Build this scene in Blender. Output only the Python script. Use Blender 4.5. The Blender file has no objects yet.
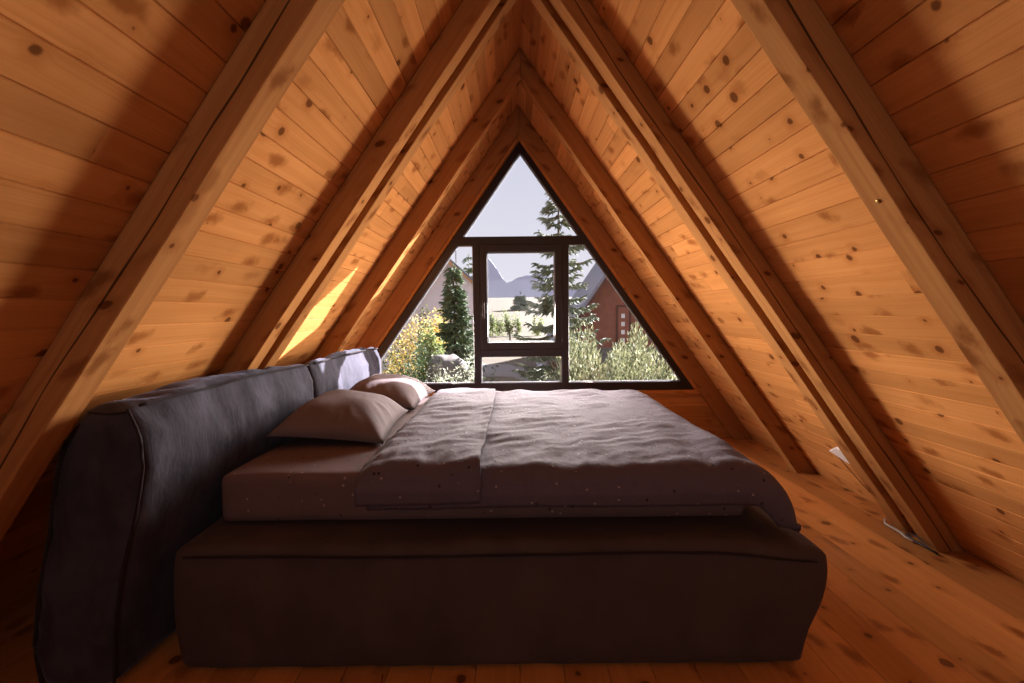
import bpy, math, random
from mathutils import Vector, Matrix, noise
R = random.Random(7)
C = bpy.context.scene.collection
sc = bpy.context.scene

# ------------------------------------------------------------------ helpers
class MB:
    """collects verts, faces, uvs and a per-face tint; links them as ONE mesh object"""
    def __init__(s): s.v = []; s.f = []; s.uv = []; s.t = []; s.split = None
    def face(s, pts, uv=None, tint=.5):
        b = len(s.v); s.v += [tuple(p) for p in pts]
        s.f.append(tuple(range(b, b+len(pts)))); s.uv.append(uv or [(0, 0)]*len(pts)); s.t.append(tint)
    def poly_prism(s, poly, y0, y1, uvf=None, tint=.5):
        """poly: (x,z) list, extruded along Y"""
        n = len(poly)
        uvf = uvf or (lambda x, y, z: (x+y*.3, z+y))
        A = [(x, y0, z) for x, z in poly]; B = [(x, y1, z) for x, z in poly]
        area = sum(poly[i][0]*poly[(i+1) % n][1]-poly[(i+1) % n][0]*poly[i][1] for i in range(n))
        if area < 0: A.reverse(); B.reverse()
        s.face(A, [uvf(*p) for p in A], tint)
        Br = B[::-1]; s.face(Br, [uvf(*p) for p in Br], tint)
        for i in range(n):
            q = [A[i], B[i], B[(i+1) % n], A[(i+1) % n]][::-1]
            s.face(q[::1], [uvf(*p) for p in q], tint)
    def box(s, lo, hi, tint=.5, uvax=0):
        x0, y0, z0 = lo; x1, y1, z1 = hi
        c = [(x0,y0,z0),(x1,y0,z0),(x1,y1,z0),(x0,y1,z0),(x0,y0,z1),(x1,y0,z1),(x1,y1,z1),(x0,y1,z1)]
        o = (R.random()*9, R.random()*9)
        for q in ((3,2,1,0),(4,5,6,7),(0,1,5,4),(1,2,6,5),(2,3,7,6),(3,0,4,7)):
            P = [c[i] for i in q]
            s.face(P, [((p[0], p[1], p[2])[uvax]+o[0], sum(p)-p[uvax]+o[1]) for p in P], tint)
    def tube(s, pts, rad, n=8, cap=True):
        pts = [Vector(p) for p in pts]; rings = []
        rr = rad if isinstance(rad, (list, tuple)) else [rad]*len(pts)
        up = Vector((0, 0, 1))
        for i, p in enumerate(pts):
            d = (pts[min(i+1, len(pts)-1)]-pts[max(i-1, 0)]).normalized()
            a = d.cross(up)
            if a.length < .05: a = d.cross(Vector((0, 1, 0)))
            a.normalize(); b = a.cross(d)
            k = len(s.v)
            s.v += [tuple(p+rr[i]*(math.cos(2*math.pi*j/n)*a+math.sin(2*math.pi*j/n)*b)) for j in range(n)]
            rings.append(k)
        for i in range(len(rings)-1):
            for j in range(n):
                a, b = rings[i], rings[i+1]; j2 = (j+1) % n
                s.f.append((a+j, a+j2, b+j2, b+j)); s.uv.append([(0, 0)]*4); s.t.append(.5)
        if cap:
            s.f.append(tuple(rings[0]+j for j in range(n))[::-1]); s.uv.append([(0, 0)]*n); s.t.append(.5)
            s.f.append(tuple(rings[-1]+j for j in range(n))); s.uv.append([(0, 0)]*n); s.t.append(.5)
    def build(s, name, m, parent=None, smooth=False, bevel=0, weld=False):
        me = bpy.data.meshes.new(name); me.from_pydata(s.v, [], s.f)
        u = me.uv_layers.new(name='UVMap'); k = 0
        flat = [c for f in s.uv for p in f for c in p]
        u.data.foreach_set('uv', flat)
        a = me.attributes.new('tint', 'FLOAT', 'FACE'); a.data.foreach_set('value', s.t)
        if smooth: me.polygons.foreach_set('use_smooth', [True]*len(s.f))
        me.materials.append(m)
        if s.split:
            me.materials.append(s.split[1]); me.polygons.foreach_set('material_index', [1 if i < s.split[0] else 0 for i in range(len(s.f))])
        me.update()
        o = bpy.data.objects.new(name, me); C.objects.link(o)
        if parent: o.parent = parent
        if weld or bevel:
            w = o.modifiers.new('weld', 'WELD'); w.merge_threshold = .0002
        if bevel:
            b = o.modifiers.new('bevel', 'BEVEL'); b.width = bevel; b.segments = 2; b.limit_method = 'ANGLE'
        return o

def tag(o, label=None, cat=None, group=None, kind=None):
    if label: o['label'] = label
    if cat: o['category'] = cat
    if group: o['group'] = group
    if kind: o['kind'] = kind
    return o
def empty(name, loc=(0, 0, 0)):
    o = bpy.data.objects.new(name, None); C.objects.link(o); o.location = loc; o.empty_display_size = .1
    return o
def part(o, parent):
    """parent keeping world position"""
    o.parent = parent; o.matrix_parent_inverse = Matrix.Translation(parent.location).inverted(); return o
def sub(o, parent):
    """sub-part: its parent part already sits at the world origin"""
    o.parent = parent; o.matrix_parent_inverse = Matrix.Identity(4); return o
def N(p, s, seed=0): return noise.noise(Vector((p[0]*s+seed*7.3, p[1]*s+seed*3.1, p[2]*s-seed*5.7)))
def sst(a, b, x):
    t = min(1, max(0, (x-a)/(b-a))); return t*t*(3-2*t)

# ------------------------------------------------------------------ materials
def newmat(name):
    m = bpy.data.materials.new(name); m.use_nodes = True
    nt = m.node_tree; nt.nodes.clear()
    out = nt.nodes.new('ShaderNodeOutputMaterial'); b = nt.nodes.new('ShaderNodeBsdfPrincipled')
    nt.links.new(b.outputs[0], out.inputs[0]); return m, nt, b, out
class G:
    def __init__(s, nt): s.nt = nt
    def n(s, t, **k):
        x = s.nt.nodes.new(t)
        for a, v in k.items(): setattr(x, a, v)
        return x
    def l(s, a, b): s.nt.links.new(a, b)
    def setin(s, i, v):
        if hasattr(v, 'is_linked'): s.l(v, i)
        else: i.default_value = v
    def math(s, op, a, b=0, c=0, clamp=False):
        x = s.n('ShaderNodeMath', operation=op, use_clamp=clamp)
        for i, v in enumerate((a, b, c)): s.setin(x.inputs[i], v)
        return x.outputs[0]
    def mapr(s, v, a, b, c=0, d=1):
        x = s.n('ShaderNodeMapRange', clamp=True, interpolation_type='SMOOTHSTEP')
        for i, q in enumerate((v, a, b, c, d)): s.setin(x.inputs[i], q)
        return x.outputs[0]
    def comb(s, a, b, c=0):
        x = s.n('ShaderNodeCombineXYZ')
        for i, v in enumerate((a, b, c)): s.setin(x.inputs[i], v)
        return x.outputs[0]
    def mix(s, f, a, b, bt='MIX'):
        x = s.n('ShaderNodeMix', data_type='RGBA', blend_type=bt)
        s.setin(x.inputs[0], f)
        for i, v in ((6, a), (7, b)):
            if isinstance(v, tuple): x.inputs[i].default_value = (*v, 1) if len(v) == 3 else v
            else: s.l(v, x.inputs[i])
        return x.outputs[2]
    def noise(s, vec, scale, detail=3, rough=.55):
        x = s.n('ShaderNodeTexNoise'); s.l(vec, x.inputs['Vector']); x.inputs['Scale'].default_value = scale
        x.inputs['Detail'].default_value = detail; x.inputs['Roughness'].default_value = rough
        return x.outputs[0]

def wood(name, light, dark, knotc=(.105, .034, .011), rough=.58, knots=1., crack=False, coat=0., tintamp=.35, ring=.6, spec=0.):
    m, nt, b, out = newmat(name); g = G(nt)
    uv = g.n('ShaderNodeUVMap', uv_map='UVMap').outputs[0]
    sp = g.n('ShaderNodeSeparateXYZ'); g.l(uv, sp.inputs[0]); u, v = sp.outputs[0], sp.outputs[1]
    # round knots
    vo = g.n('ShaderNodeTexVoronoi', voronoi_dimensions='2D', feature='F1'); g.l(uv, vo.inputs['Vector']); vo.inputs['Scale'].default_value = 6.
    vs = g.n('ShaderNodeSeparateColor'); g.l(vo.outputs['Color'], vs.inputs[0])
    rad = g.math('MULTIPLY_ADD', g.math('POWER', vs.outputs[0], 2.2), .125*knots, -.022)
    wob = g.math('MULTIPLY_ADD', g.noise(uv, 60, 2), .05, -.025)
    dd = g.math('ADD', g.math('SUBTRACT', vo.outputs['Distance'], rad), wob)
    knot = g.mapr(dd, .02, -.025)
    hasr = g.mapr(rad, 0, .03)
    halo = g.math('MULTIPLY', g.mapr(dd, .2, 0), hasr)
    # grain
    v2 = g.math('ADD', v, g.math('MULTIPLY', halo, .012))
    wav = g.math('MULTIPLY_ADD', g.noise(g.comb(g.math('MULTIPLY', u, .9), g.math('MULTIPLY', v, 3)), 1.6, 2), .05, 0)
    v3 = g.math('ADD', v2, wav)
    fine = g.noise(g.comb(g.math('MULTIPLY', u, 2.2), g.math('MULTIPLY', v3, 170)), 1, 3, .6)
    rings = g.noise(g.comb(g.math('MULTIPLY', u, .5), g.math('MULTIPLY', v3, 38)), 1, 2, .5)
    broad = g.noise(g.comb(g.math('MULTIPLY', u, 1.2), g.math('MULTIPLY', v, 6)), 1, 2)
    gr = g.math('ADD', g.math('MULTIPLY', g.mapr(rings, .35, .72), ring), g.math('MULTIPLY', g.mapr(fine, .35, .75), .4))
    col = g.mix(g.math('MINIMUM', gr, 1.), light, dark)
    col = g.mix(g.mapr(broad, .4, .75, 0, .35), col, tuple(c*.75 for c in dark))
    # smeared figure across the board
    vo2 = g.n('ShaderNodeTexVoronoi', voronoi_dimensions='2D', feature='F1')
    g.l(g.comb(g.math('MULTIPLY_ADD', v, 3.5, g.math('MULTIPLY', u, 5.5)), g.math('MULTIPLY', v, 9)), vo2.inputs['Vector']); vo2.inputs['Scale'].default_value = .85
    s2 = g.n('ShaderNodeSeparateColor'); g.l(vo2.outputs['Color'], s2.inputs[0])
    sm = g.math('MULTIPLY', g.mapr(g.math('ADD', vo2.outputs['Distance'], g.math('MULTIPLY_ADD', g.noise(uv, 16, 4), .6, -.30)), .30, .02), g.mapr(s2.outputs[1], .3, .65))
    col = g.mix(g.math('MULTIPLY', sm, .72*knots), col, (dark[0]*.55, dark[1]*.44, dark[2]*.38))
    col = g.mix(g.math('MULTIPLY', halo, .38), col, (dark[0]*.75, dark[1]*.6, dark[2]*.5))
    col = g.mix(g.math('MULTIPLY', knot, .88), col, knotc)
    hv = g.math('MULTIPLY', gr, -.3)
    if crack:
        cn = g.math('MULTIPLY_ADD', g.noise(g.comb(g.math('MULTIPLY', u, 1.), 3.3), .9, 3, .35), .10, -.05)
        at = g.n('ShaderNodeAttribute', attribute_name='UVMap')
        vv = g.math('SUBTRACT', g.math('PINGPONG', g.math('SUBTRACT', v, cn), .5), .5-.06)
        cl = g.math('ABSOLUTE', vv)
        wd = g.math('MULTIPLY_ADD', g.noise(g.comb(g.math('MULTIPLY', u, 2), 9.), 1.5, 2), .007, -.0016)
        cr = g.mapr(g.math('SUBTRACT', cl, wd), .0012, -.0005)
        col = g.mix(g.math('MULTIPLY', cr, .85), col, (.02, .009, .005))
        hv = g.math('SUBTRACT', hv, g.math('MULTIPLY', cr, 3))
    at = g.n('ShaderNodeAttribute', attribute_name='tint')
    tv = g.math('MULTIPLY_ADD', at.outputs['Fac'], tintamp, 1-tintamp*.5)
    hs = g.n('ShaderNodeHueSaturation'); hs.inputs['Saturation'].default_value = 1.; g.l(tv, hs.inputs['Value']); g.l(col, hs.inputs['Color'])
    g.l(hs.outputs[0], b.inputs['Base Color'])
    b.inputs['Roughness'].default_value = rough; b.inputs['Specular IOR Level'].default_value = spec
    b.inputs['Coat Weight'].default_value = coat; b.inputs['Coat Roughness'].default_value = .3
    bp = g.n('ShaderNodeBump'); bp.inputs['Strength'].default_value = .25; bp.inputs['Distance'].default_value = .004
    g.l(hv, bp.inputs['Height']); g.l(bp.outputs[0], b.inputs['Normal'])
    return m

def fabric(name, col, sheen=.0, sheencol=(.6, .6, .7), rough=.9, bump=.3, bscale=9, stretch=(1, 1, 1), specks=False, mottle=.25, weave=True):
    m, nt, b, out = newmat(name); g = G(nt)
    tc = g.n('ShaderNodeTexCoord').outputs['Object']
    mp = g.n('ShaderNodeMapping'); g.l(tc, mp.inputs[0]); mp.inputs['Scale'].default_value = stretch
    n1 = g.noise(mp.outputs[0], bscale, 4, .6)
    n2 = g.noise(tc, 3.5, 3, .6)
    c = g.mix(g.math('MULTIPLY', g.mapr(n2, .3, .7), mottle), col, tuple(x*1.9 for x in col))
    c = g.mix(g.math('MULTIPLY', g.mapr(n1, .4, .7), mottle), c, tuple(x*.55 for x in col))
    if specks:
        for sc_, thr, cc in ((27, .105, (.34, .28, .25)), (22, .12, (.014, .009, .010))):
            vo = g.n('ShaderNodeTexVoronoi'); g.l(tc, vo.inputs['Vector']); vo.inputs['Scale'].default_value = sc_
            ss = g.n('ShaderNodeSeparateColor'); g.l(vo.outputs['Color'], ss.inputs[0])
            wq = g.math('ADD', vo.outputs['Distance'], g.math('MULTIPLY_ADD', g.noise(tc, 160, 2), .16, -.08))
            f = g.math('MULTIPLY', g.math('MULTIPLY', g.mapr(wq, thr+.03, thr-.03), g.mapr(ss.outputs[0], .35, .4)), .8)
            c = g.mix(f, c, cc)
    g.l(c, b.inputs['Base Color'])
    b.inputs['Roughness'].default_value = rough; b.inputs['Specular IOR Level'].default_value = .15
    b.inputs['Sheen Weight'].default_value = sheen; b.inputs['Sheen Roughness'].default_value = .35; b.inputs['Sheen Tint'].default_value = (*sheencol, 1)
    h = n1
    if weave: h = g.math('ADD', n1, g.math('MULTIPLY', g.noise(tc, 420, 1), .06))
    bp = g.n('ShaderNodeBump'); bp.inputs['Strength'].default_value = bump; bp.inputs['Distance'].default_value = .02
    g.l(h, bp.inputs['Height']); g.l(bp.outputs[0], b.inputs['Normal'])
    return m

def plain(name, col, rough=.6, metal=0, spec=.4, var=.0, vscale=8):
    m, nt, b, out = newmat(name); g = G(nt)
    tc = g.n('ShaderNodeTexCoord').outputs['Object']
    c = g.mix(g.math('MULTIPLY', g.mapr(g.noise(tc, vscale, 4, .6), .3, .7), max(var, .06)), col, tuple(x*.45 for x in col))
    g.l(c, b.inputs['Base Color']); b.inputs['Roughness'].default_value = rough; b.inputs['Metallic'].default_value = metal
    b.inputs['Specular IOR Level'].default_value = spec
    return m
def leafmat(name, a, bcol, trans=.25):
    m, nt, b, out = newmat(name); g = G(nt)
    at = g.n('ShaderNodeAttribute', attribute_name='tint')
    c = g.mix(at.outputs['Fac'], a, bcol)
    g.l(c, b.inputs['Base Color']); b.inputs['Roughness'].default_value = .6; b.inputs['Specular IOR Level'].default_value = .2
    tr = g.n('ShaderNodeBsdfTranslucent'); g.l(c, tr.inputs[0])
    mx = g.n('ShaderNodeMixShader'); mx.inputs[0].default_value = trans
    g.l(b.outputs[0], mx.inputs[1]); g.l(tr.outputs[0], mx.inputs[2]); g.l(mx.outputs[0], out.inputs[0])
    return m
def glassmat():
    m, nt, b, out = newmat('clear_glass'); g = G(nt)
    nt.nodes.remove(b)
    tr = g.n('ShaderNodeBsdfTransparent'); tr.inputs[0].default_value = (.96, .97, .97, 1)
    gl = g.n('ShaderNodeBsdfGlossy'); gl.inputs['Roughness'].default_value = .01
    lw = g.n('ShaderNodeLayerWeight'); lw.inputs[0].default_value = .5
    fr = g.math('MULTIPLY_ADD', g.math('POWER', lw.outputs['Facing'], 5), .6, .014)
    mx = g.n('ShaderNodeMixShader'); g.l(fr, mx.inputs[0]); g.l(tr.outputs[0], mx.inputs[1]); g.l(gl.outputs[0], mx.inputs[2]); g.l(mx.outputs[0], out.inputs[0])
    return m

W_DECK = wood('pine_deck', (.54, .236, .076), (.43, .168, .047), ring=.45, knots=1.15)
W_RAFT = wood('pine_rafter', (.42, .19, .064), (.31, .128, .042), knots=1.15, tintamp=.2)
W_RAFTC = wood('pine_rafter_cracked', (.42, .19, .064), (.30, .122, .040), knots=1.15, crack=True, tintamp=.2)
W_FLOOR = wood('pine_floor', (.56, .235, .070), (.42, .155, .040), ring=.35, knots=1.3, rough=.42, spec=.3, coat=.1, tintamp=.4)
W_WALL = wood('pine_wall', (.52, .235, .07), (.42, .165, .046), knots=.6)
F_VELVET = fabric('velvet_headboard', (.038, .034, .045), sheen=.32, sheencol=(.55, .60, .86), bump=.5, bscale=8, stretch=(1, 1.3, .5), mottle=.8)
F_BASE = fabric('velvet_base', (.056, .038, .037), sheen=.10, sheencol=(.6, .5, .5), bump=.3, bscale=6, stretch=(1, 1, .5), mottle=.3)
F_PIPE = fabric('velvet_piping', (.022, .015, .017), sheen=.1, bump=.05, mottle=.1)
F_SHEET = fabric('printed_sheet', (.115, .075, .075), bump=.12, bscale=10, specks=True, mottle=.15)
F_DUVET = fabric('printed_duvet', (.092, .073, .095), bump=.45, bscale=11, stretch=(1.5, .8, 1), specks=True, mottle=.12)
F_PILLOW = fabric('pillow_cotton', (.125, .094, .098), bump=.22, bscale=8, mottle=.15)
M_FRAME = plain('brown_window_profile', (.017, .010, .010), .42)
M_GASKET = plain('black_gasket', (.012, .011, .011), .5)
M_SILV = plain('pale_spacer', (.55, .55, .56), .4)
M_HANDLE = plain('dark_handle', (.05, .035, .03), .35, .5)
M_WHITE = plain('white_plastic', (.72, .68, .68), .45)
M_CABLE = plain('grey_cable', (.45, .38, .33), .5)
M_CABLED = plain('dark_cable', (.03, .02, .018), .5)
M_RED = plain('red_cord', (.42, .10, .05), .6)
GLASS = glassmat()

# ------------------------------------------------------------------ room geometry
XC, S, H = .0765, 1.4061, 2.9572
L1 = math.hypot(1, S); CS, SN = 1/L1, S/L1            # slope unit vector
Y0, Y1 = -1.7, 4.10
def zdeck(x): return H-S*abs(x-XC)
def xin(side, z, d): return XC+side*(H-d-z)/S         # x of the surface d (vertical) below the deck

# plank-clad slopes: boards run along Y, real V grooves
def slope(side, name):
    mb = MB(); w = .0925; hw = H/S; total = hw*L1
    nrm = Vector((side*SN, 0, CS))                   # outward
    def P(s, y, o): # s from ridge down the slope
        q = Vector((XC+side*s*CS, y, H-s*SN))+nrm*o; return (q.x, q.y, q.z)
    n = int(total/w)+1; gv = .0028; gd = .005
    ext = .0
    for k in range(n):
        a, b = k*w, min((k+1)*w, total+.02)
        # boards butt end to end
        cuts = [Y0]
        y = Y0+R.uniform(1.2, 3.2)
        while y < Y1-.4: cuts.append(y); y += R.uniform(2.2, 3.4)
        cuts.append(Y1)
        for i in range(len(cuts)-1):
            ya, yb = cuts[i], cuts[i+1]; t = R.random(); ou, ov = R.uniform(0, 50), R.uniform(0, 50)
            a0, b0 = a+(gv if k else 0), b-gv
            def q(s0, o0, s1, o1):
                pts = [P(s0, ya, o0), P(s0, yb, o0), P(s1, yb, o1), P(s1, ya, o1)]
                uv = [(ya+ou, s0+ov), (yb+ou, s0+ov), (yb+ou, s1+ov), (ya+ou, s1+ov)]
                if side < 0: pts.reverse(); uv.reverse()
                mb.face(pts, uv, t)
            q(a0, 0, b0, 0)
            if k: q(a, gd, a0, 0)
            q(b0, 0, b, gd)
    # outer skin
    pts = [P(0, Y0, .05), P(0, Y1, .05), P(total, Y1, .05), P(total, Y0, .05)]
    if side > 0: pts.reverse()
    mb.face(pts)
    for yy in (Y0, Y1):
        mb.face([P(0, yy, 0), P(total, yy, 0), P(total, yy, .05), P(0, yy, .05)])
    mb.face([P(total, Y0, 0), P(total, Y1, 0), P(total, Y1, .05), P(total, Y0, .05)])
    o = mb.build(name, W_DECK); tag(o, kind='structure'); return o
slope(-1, 'ceiling_left'); slope(1, 'ceiling_right')

def floor_():
    mb = MB(); w = .145; x = 1.32-w*25; xe = 2.35
    while x < xe:
        x1 = x+w; big = abs(x1-1.32) < .01; g0 = .0012; g1 = .0055 if big else .0012
        cuts = [Y0]; y = Y0+R.uniform(1, 3)
        while y < 3.9: cuts.append(y); y += R.uniform(2.0, 3.5)
        cuts.append(4.0)
        gl = .0055 if abs(x-1.32) < .01 else .0012
        for i in range(len(cuts)-1):
            ya, yb = cuts[i], cuts[i+1]; t = R.random(); ou, ov = R.uniform(0, 50), R.uniform(0, 50)
            for (xa, za, xb, zb) in ((x, -.008, x+gl, 0), (x+gl, 0, x1-g1, 0), (x1-g1, 0, x1, -.008)):
                P = [(xa, ya, za), (xb, ya, zb), (xb, yb, zb), (xa, yb, za)]
                mb.face(P, [(p[1]+ou, p[0]+ov) for p in P], t)
        x = x1
    xs = 1.32-w*25
    mb.face([(xs, Y0, -.05), (xs, 4, -.05), (x, 4, -.05), (x, Y0, -.05)])
    for P in ([(xs,Y0,-.05),(x,Y0,-.05),(x,Y0,0),(xs,Y0,0)],[(xs,4,-.05),(x,4,-.05),(x,4,-.008),(xs,4,-.008)]): mb.face(P)
    tag(mb.build('floor', W_FLOOR), kind='structure')
floor_()

YG = 3.885
# window triangle
WX, WA, WB = .09, 2.672, .459             # axis, apex z, bottom z
def wx(side, z, off=0): return WX+side*(WA-off-z)/S
# far gable wall: horizontal boards under the window, slim cheeks beside it
def far_wall():
    mb = MB(); z = 0; w = .098
    while z < WB-.03:
        z1 = min(z+w, WB); t = R.random(); ou, ov = R.uniform(0, 50), R.uniform(0, 50)
        for za, zb, ya, yb in ((z, z+.003, 3.958, 3.953), (z+.003, z1-.003, 3.953, 3.953), (z1-.003, z1, 3.953, 3.958)):
            P = [(xin(-1, za, 0), ya, za), (xin(1, za, 0), ya, za), (xin(1, zb, 0), yb, zb), (xin(-1, zb, 0), yb, zb)]
            mb.face(P, [(p[0]+ou, p[2]+ov) for p in P], t)
        z = z1
    # core behind the boards and the two sloping cheeks, solid
    mb.poly_prism([(xin(-1, 0, .0), 0), (xin(1, 0, .0), 0), (xin(1, WB, .0), WB), (xin(-1, WB, .0), WB)], 3.960, 4.06)
    for s in (-1, 1):
        mb.poly_prism([(xin(s, WB, 0), WB), (wx(s, WB), WB), (WX, WA), (XC, H)], 3.953, 4.06, lambda x, y, z: (z*1.2, x+y))
    tag(mb.build('wall_back', W_WALL), kind='structure')
far_wall()
mb = MB(); ya, yb = Y0-.06, Y0-.001; ux = lambda x, y, z: (x, z)
ox0, ox1, oz0, oz1 = XC-.62, XC+.62, .9, 1.9  # opening for the added rear window
mb.poly_prism([(xin(-1, -.02, 0), -.02), (xin(1, -.02, 0), -.02), (xin(1, oz0, 0), oz0), (xin(-1, oz0, 0), oz0)], ya, yb, ux)
mb.poly_prism([(xin(-1, oz0, 0), oz0), (ox0, oz0), (ox0, oz1), (xin(-1, oz1, 0), oz1)], ya, yb, ux)
mb.poly_prism([(ox1, oz0), (xin(1, oz0, 0), oz0), (xin(1, oz1, 0), oz1), (ox1, oz1)], ya, yb, ux)
mb.poly_prism([(xin(-1, oz1, 0), oz1), (xin(1, oz1, 0), oz1), (XC, H)], ya, yb, ux)
tag(mb.build('wall_front', W_WALL), kind='structure')
# rafters: every timber one thing
def rafter(side, y, t, d, label, m=W_RAFT, group='pine rafters'):
    mb = MB(); e = .006; n = 14
    ou, ov = R.uniform(0, 30), 0
    zb = .002
    def uvf(face):
        def f(p):
            s = (H-p[2])/SN
            if face in 'FB': off = (H-S*abs(p[0]-XC)-p[2])*CS; return (s+ou, off+.5-.0+side*.0)
            return (s+ou, p[1]-y+3.7+(.31 if face == 'T' else 0))
        return f
    def P(i, dd, yy):
        z = zb+(H-dd-zb)*i/n
        x = XC+side*max(.0008, (H-dd-z)/S)
        # slight natural wander of the sawn edge
        wv = .0035*math.sin(i*1.3+y*5)+.002*math.sin(i*2.9+side) if 0 < i < n and dd > .05 else 0
        return (x+side*-wv*.6, yy, z)
    T = R.random()
    for i in range(n):
        ring = [[P(k, e, y), P(k, d, y), P(k, d, y+t), P(k, e, y+t)] for k in (i, i+1)]
        for j, fc in enumerate('FUBT'):
            q = [ring[0][j], ring[0][(j+1) % 4], ring[1][(j+1) % 4], ring[1][j]]
            if side > 0: q.reverse()
            f = uvf(fc); mb.face(q, [f(p) for p in q], T)
    for k in (0, n):
        q = [P(k, e, y), P(k, d, y), P(k, d, y+t), P(k, e, y+t)]
        if (k == 0) == (side > 0): q.reverse()
        mb.face(q, [(p[0], p[1]) for p in q], T)
    o = mb.build('rafter', m, bevel=.004)
    tag(o, label, 'rafter', group); return o
for side, nm in ((-1, 'headboard'), (1, 'foot')):
    w = {'headboard': 'on the headboard side', 'foot': "on the bed's foot side"}[nm]
    big = rafter(side, 1.1636, .0904, .1894, f'thick cracked pine rafter {w}, largest in the photo', W_RAFTC)
    rafter(side, 2.0291, .0909, .1815, f'darker front rafter of the close-set pair {w}', W_RAFTC if side > 0 else W_RAFT)
    rafter(side, 2.1914, .0944, .1815, f'rear rafter of the close-set pair {w}, nearer the window')
    rafter(side, 3.0623, .0904, .1949, f'single pine rafter {w}, between the close-set pair and the window')
    rafter(side, YG, .058, .24, f'bright pine rafter against the window gable {w}')
px_, pz_ = 1.0, H-.1894-S*(1.0-XC)
mb = MB(); mb.tube([(px_+SN*.002, 1.207, pz_+CS*.002), (px_-SN*.003, 1.207, pz_-CS*.003), (px_-SN*.0045, 1.207, pz_-CS*.0045)], [.006, .006, .0035], 12)
sub(mb.build('screw', plain('brass', (.55, .36, .12), .3, 1.), smooth=False), big)
# trim beside the glass and sill
mb = MB()
for s in (-1, 1):
    mb.poly_prism([(xin(s, WB-.03, .242), WB-.03), (xin(s, WB-.03, .283), WB-.03), (XC+s*.0005, H-.283), (XC+s*.0005, H-.242)], 3.905, 3.952, lambda x, y, z: (z*1.2, x+y+2))
tag(mb.build('trim_1', W_WALL, bevel=.002), kind='structure')
mb = MB(); mb.box((xin(-1, WB, .25), 3.895, WB-.033), (xin(1, WB, .25), 3.952, WB-.001), .6)
tag(mb.build('trim_2', W_WALL, bevel=.004), kind='structure')

# ------------------------------------------------------------------ window
win = empty('window_1', (WX, 3.97, WB)); tag(win, kind='structure')
YW0, YW1 = 3.915, 3.995
def wpart(name, mb, m, par=win, bevel=.003):
    o = mb.build(name, m, bevel=bevel)
    return part(o, win) if par is win else sub(o, par)
FW = .098
mb = MB()
for s in (-1, 1):
    mb.poly_prism([(wx(s, WB), WB), (wx(s, WB, FW), WB), (WX, WA-FW), (WX, WA)], YW0, YW1)
mb.poly_prism([(wx(-1, WB, FW), WB), (wx(1, WB, FW), WB), (wx(1, WB+.072, FW), WB+.072), (wx(-1, WB+.072, FW), WB+.072)], YW0, YW1)
wpart('outer_frame', mb, M_FRAME)
mb = MB(); mb.poly_prism([(wx(-1, 1.774, FW), 1.774), (wx(1, 1.774, FW), 1.774), (wx(1, 1.843, FW), 1.843), (wx(-1, 1.843, FW), 1.843)], YW0, YW1); wpart('transom', mb, M_FRAME)
mb = MB(); mb.box((-.343, YW0, .531), (-.281, YW1, 1.774)); wpart('mullion', mb, M_FRAME)
mb = MB(); mb.box((.452, YW0, .531), (.513, YW1, 1.774)); wpart('mullion', mb, M_FRAME)
mb = MB(); mb.box((-.281, YW0, .775), (.452, YW1, .842)); wpart('transom', mb, M_FRAME)
def ringbox(mb, x0, x1, z0, z1, w, ya, yb):
    for lo, hi in (((x0, z0), (x0+w, z1)), ((x1-w, z0), (x1, z1)), ((x0+w, z0), (x1-w, z0+w)), ((x0+w, z1-w), (x1-w, z1))):
        mb.box((lo[0], ya, lo[1]), (hi[0], yb, hi[1]))
sash = None
mb = MB(); ringbox(mb, -.279, .450, .845, 1.772, .062, YW0-.018, YW1-.01); sash = wpart('sash', mb, M_FRAME)
mb = MB(); mb.box((-.262, YW0-.026, 1.20), (-.236, YW0-.0185, 1.29)); mb.box((-.257, YW0-.05, 1.235), (-.241, YW0-.026, 1.255)); mb.box((-.259, YW0-.055, 1.12), (-.239, YW0-.042, 1.262))
wpart('handle', mb, M_HANDLE, sash, .004)
wr = empty('added_window_2', (XC, Y0-.03, .9)); tag(wr, kind='structure')  # unseen rear window, added to go with the fill lamp
mb = MB(); ringbox(mb, XC-.62, XC+.62, .9, 1.9, .06, Y0-.05, Y0-.005); part(mb.build('outer_frame', M_FRAME, bevel=.003), wr)
mb = MB(); mb.box((XC-.56, Y0-.03, .96), (XC+.56, Y0-.026, 1.84)); part(mb.build('pane', GLASS), wr)
# glazing beads (pale spacer round each pane) and panes
def pane(poly, par=win, y=3.96):
    n = len(poly); cx = sum(p[0] for p in poly)/n; cz = sum(p[1] for p in poly)/n
    mb = MB(); mb.poly_prism(poly, y, y+.004); g = wpart('pane', mb, GLASS, par, 0)
    b = MB()
    inner = []
    area = sum(poly[i][0]*poly[(i+1) % n][1]-poly[(i+1) % n][0]*poly[i][1] for i in range(n))
    P = poly if area > 0 else poly[::-1]
    w = .007
    def off(i):
        p0, p1, p2 = Vector(P[i-1]), Vector(P[i]), Vector(P[(i+1) % n])
        d1, d2 = (p1-p0).normalized(), (p2-p1).normalized()
        n1, n2 = Vector((-d1.y, d1.x)), Vector((-d2.y, d2.x))
        k = (n1+n2); k = k/(1+n1.dot(n2)); return p1+k*w
    for i in range(n):
        j = (i+1) % n
        b.poly_prism([P[i], P[j], tuple(off(j)), tuple(off(i))], y+.0045, y+.016)
    wpart('glazing_spacer', b, M_SILV, par, 0)
zb = WB+.072
pane([(wx(-1, 1.843, FW), 1.843), (wx(1, 1.843, FW), 1.843), (WX, WA-FW)])
pane([(wx(-1, zb, FW), zb), (-.343, zb), (-.343, 1.774), (wx(-1, 1.774, FW), 1.774)])
pane([(.513, zb), (wx(1, zb, FW), zb), (wx(1, 1.774, FW), 1.774), (.513, 1.774)])
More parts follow.
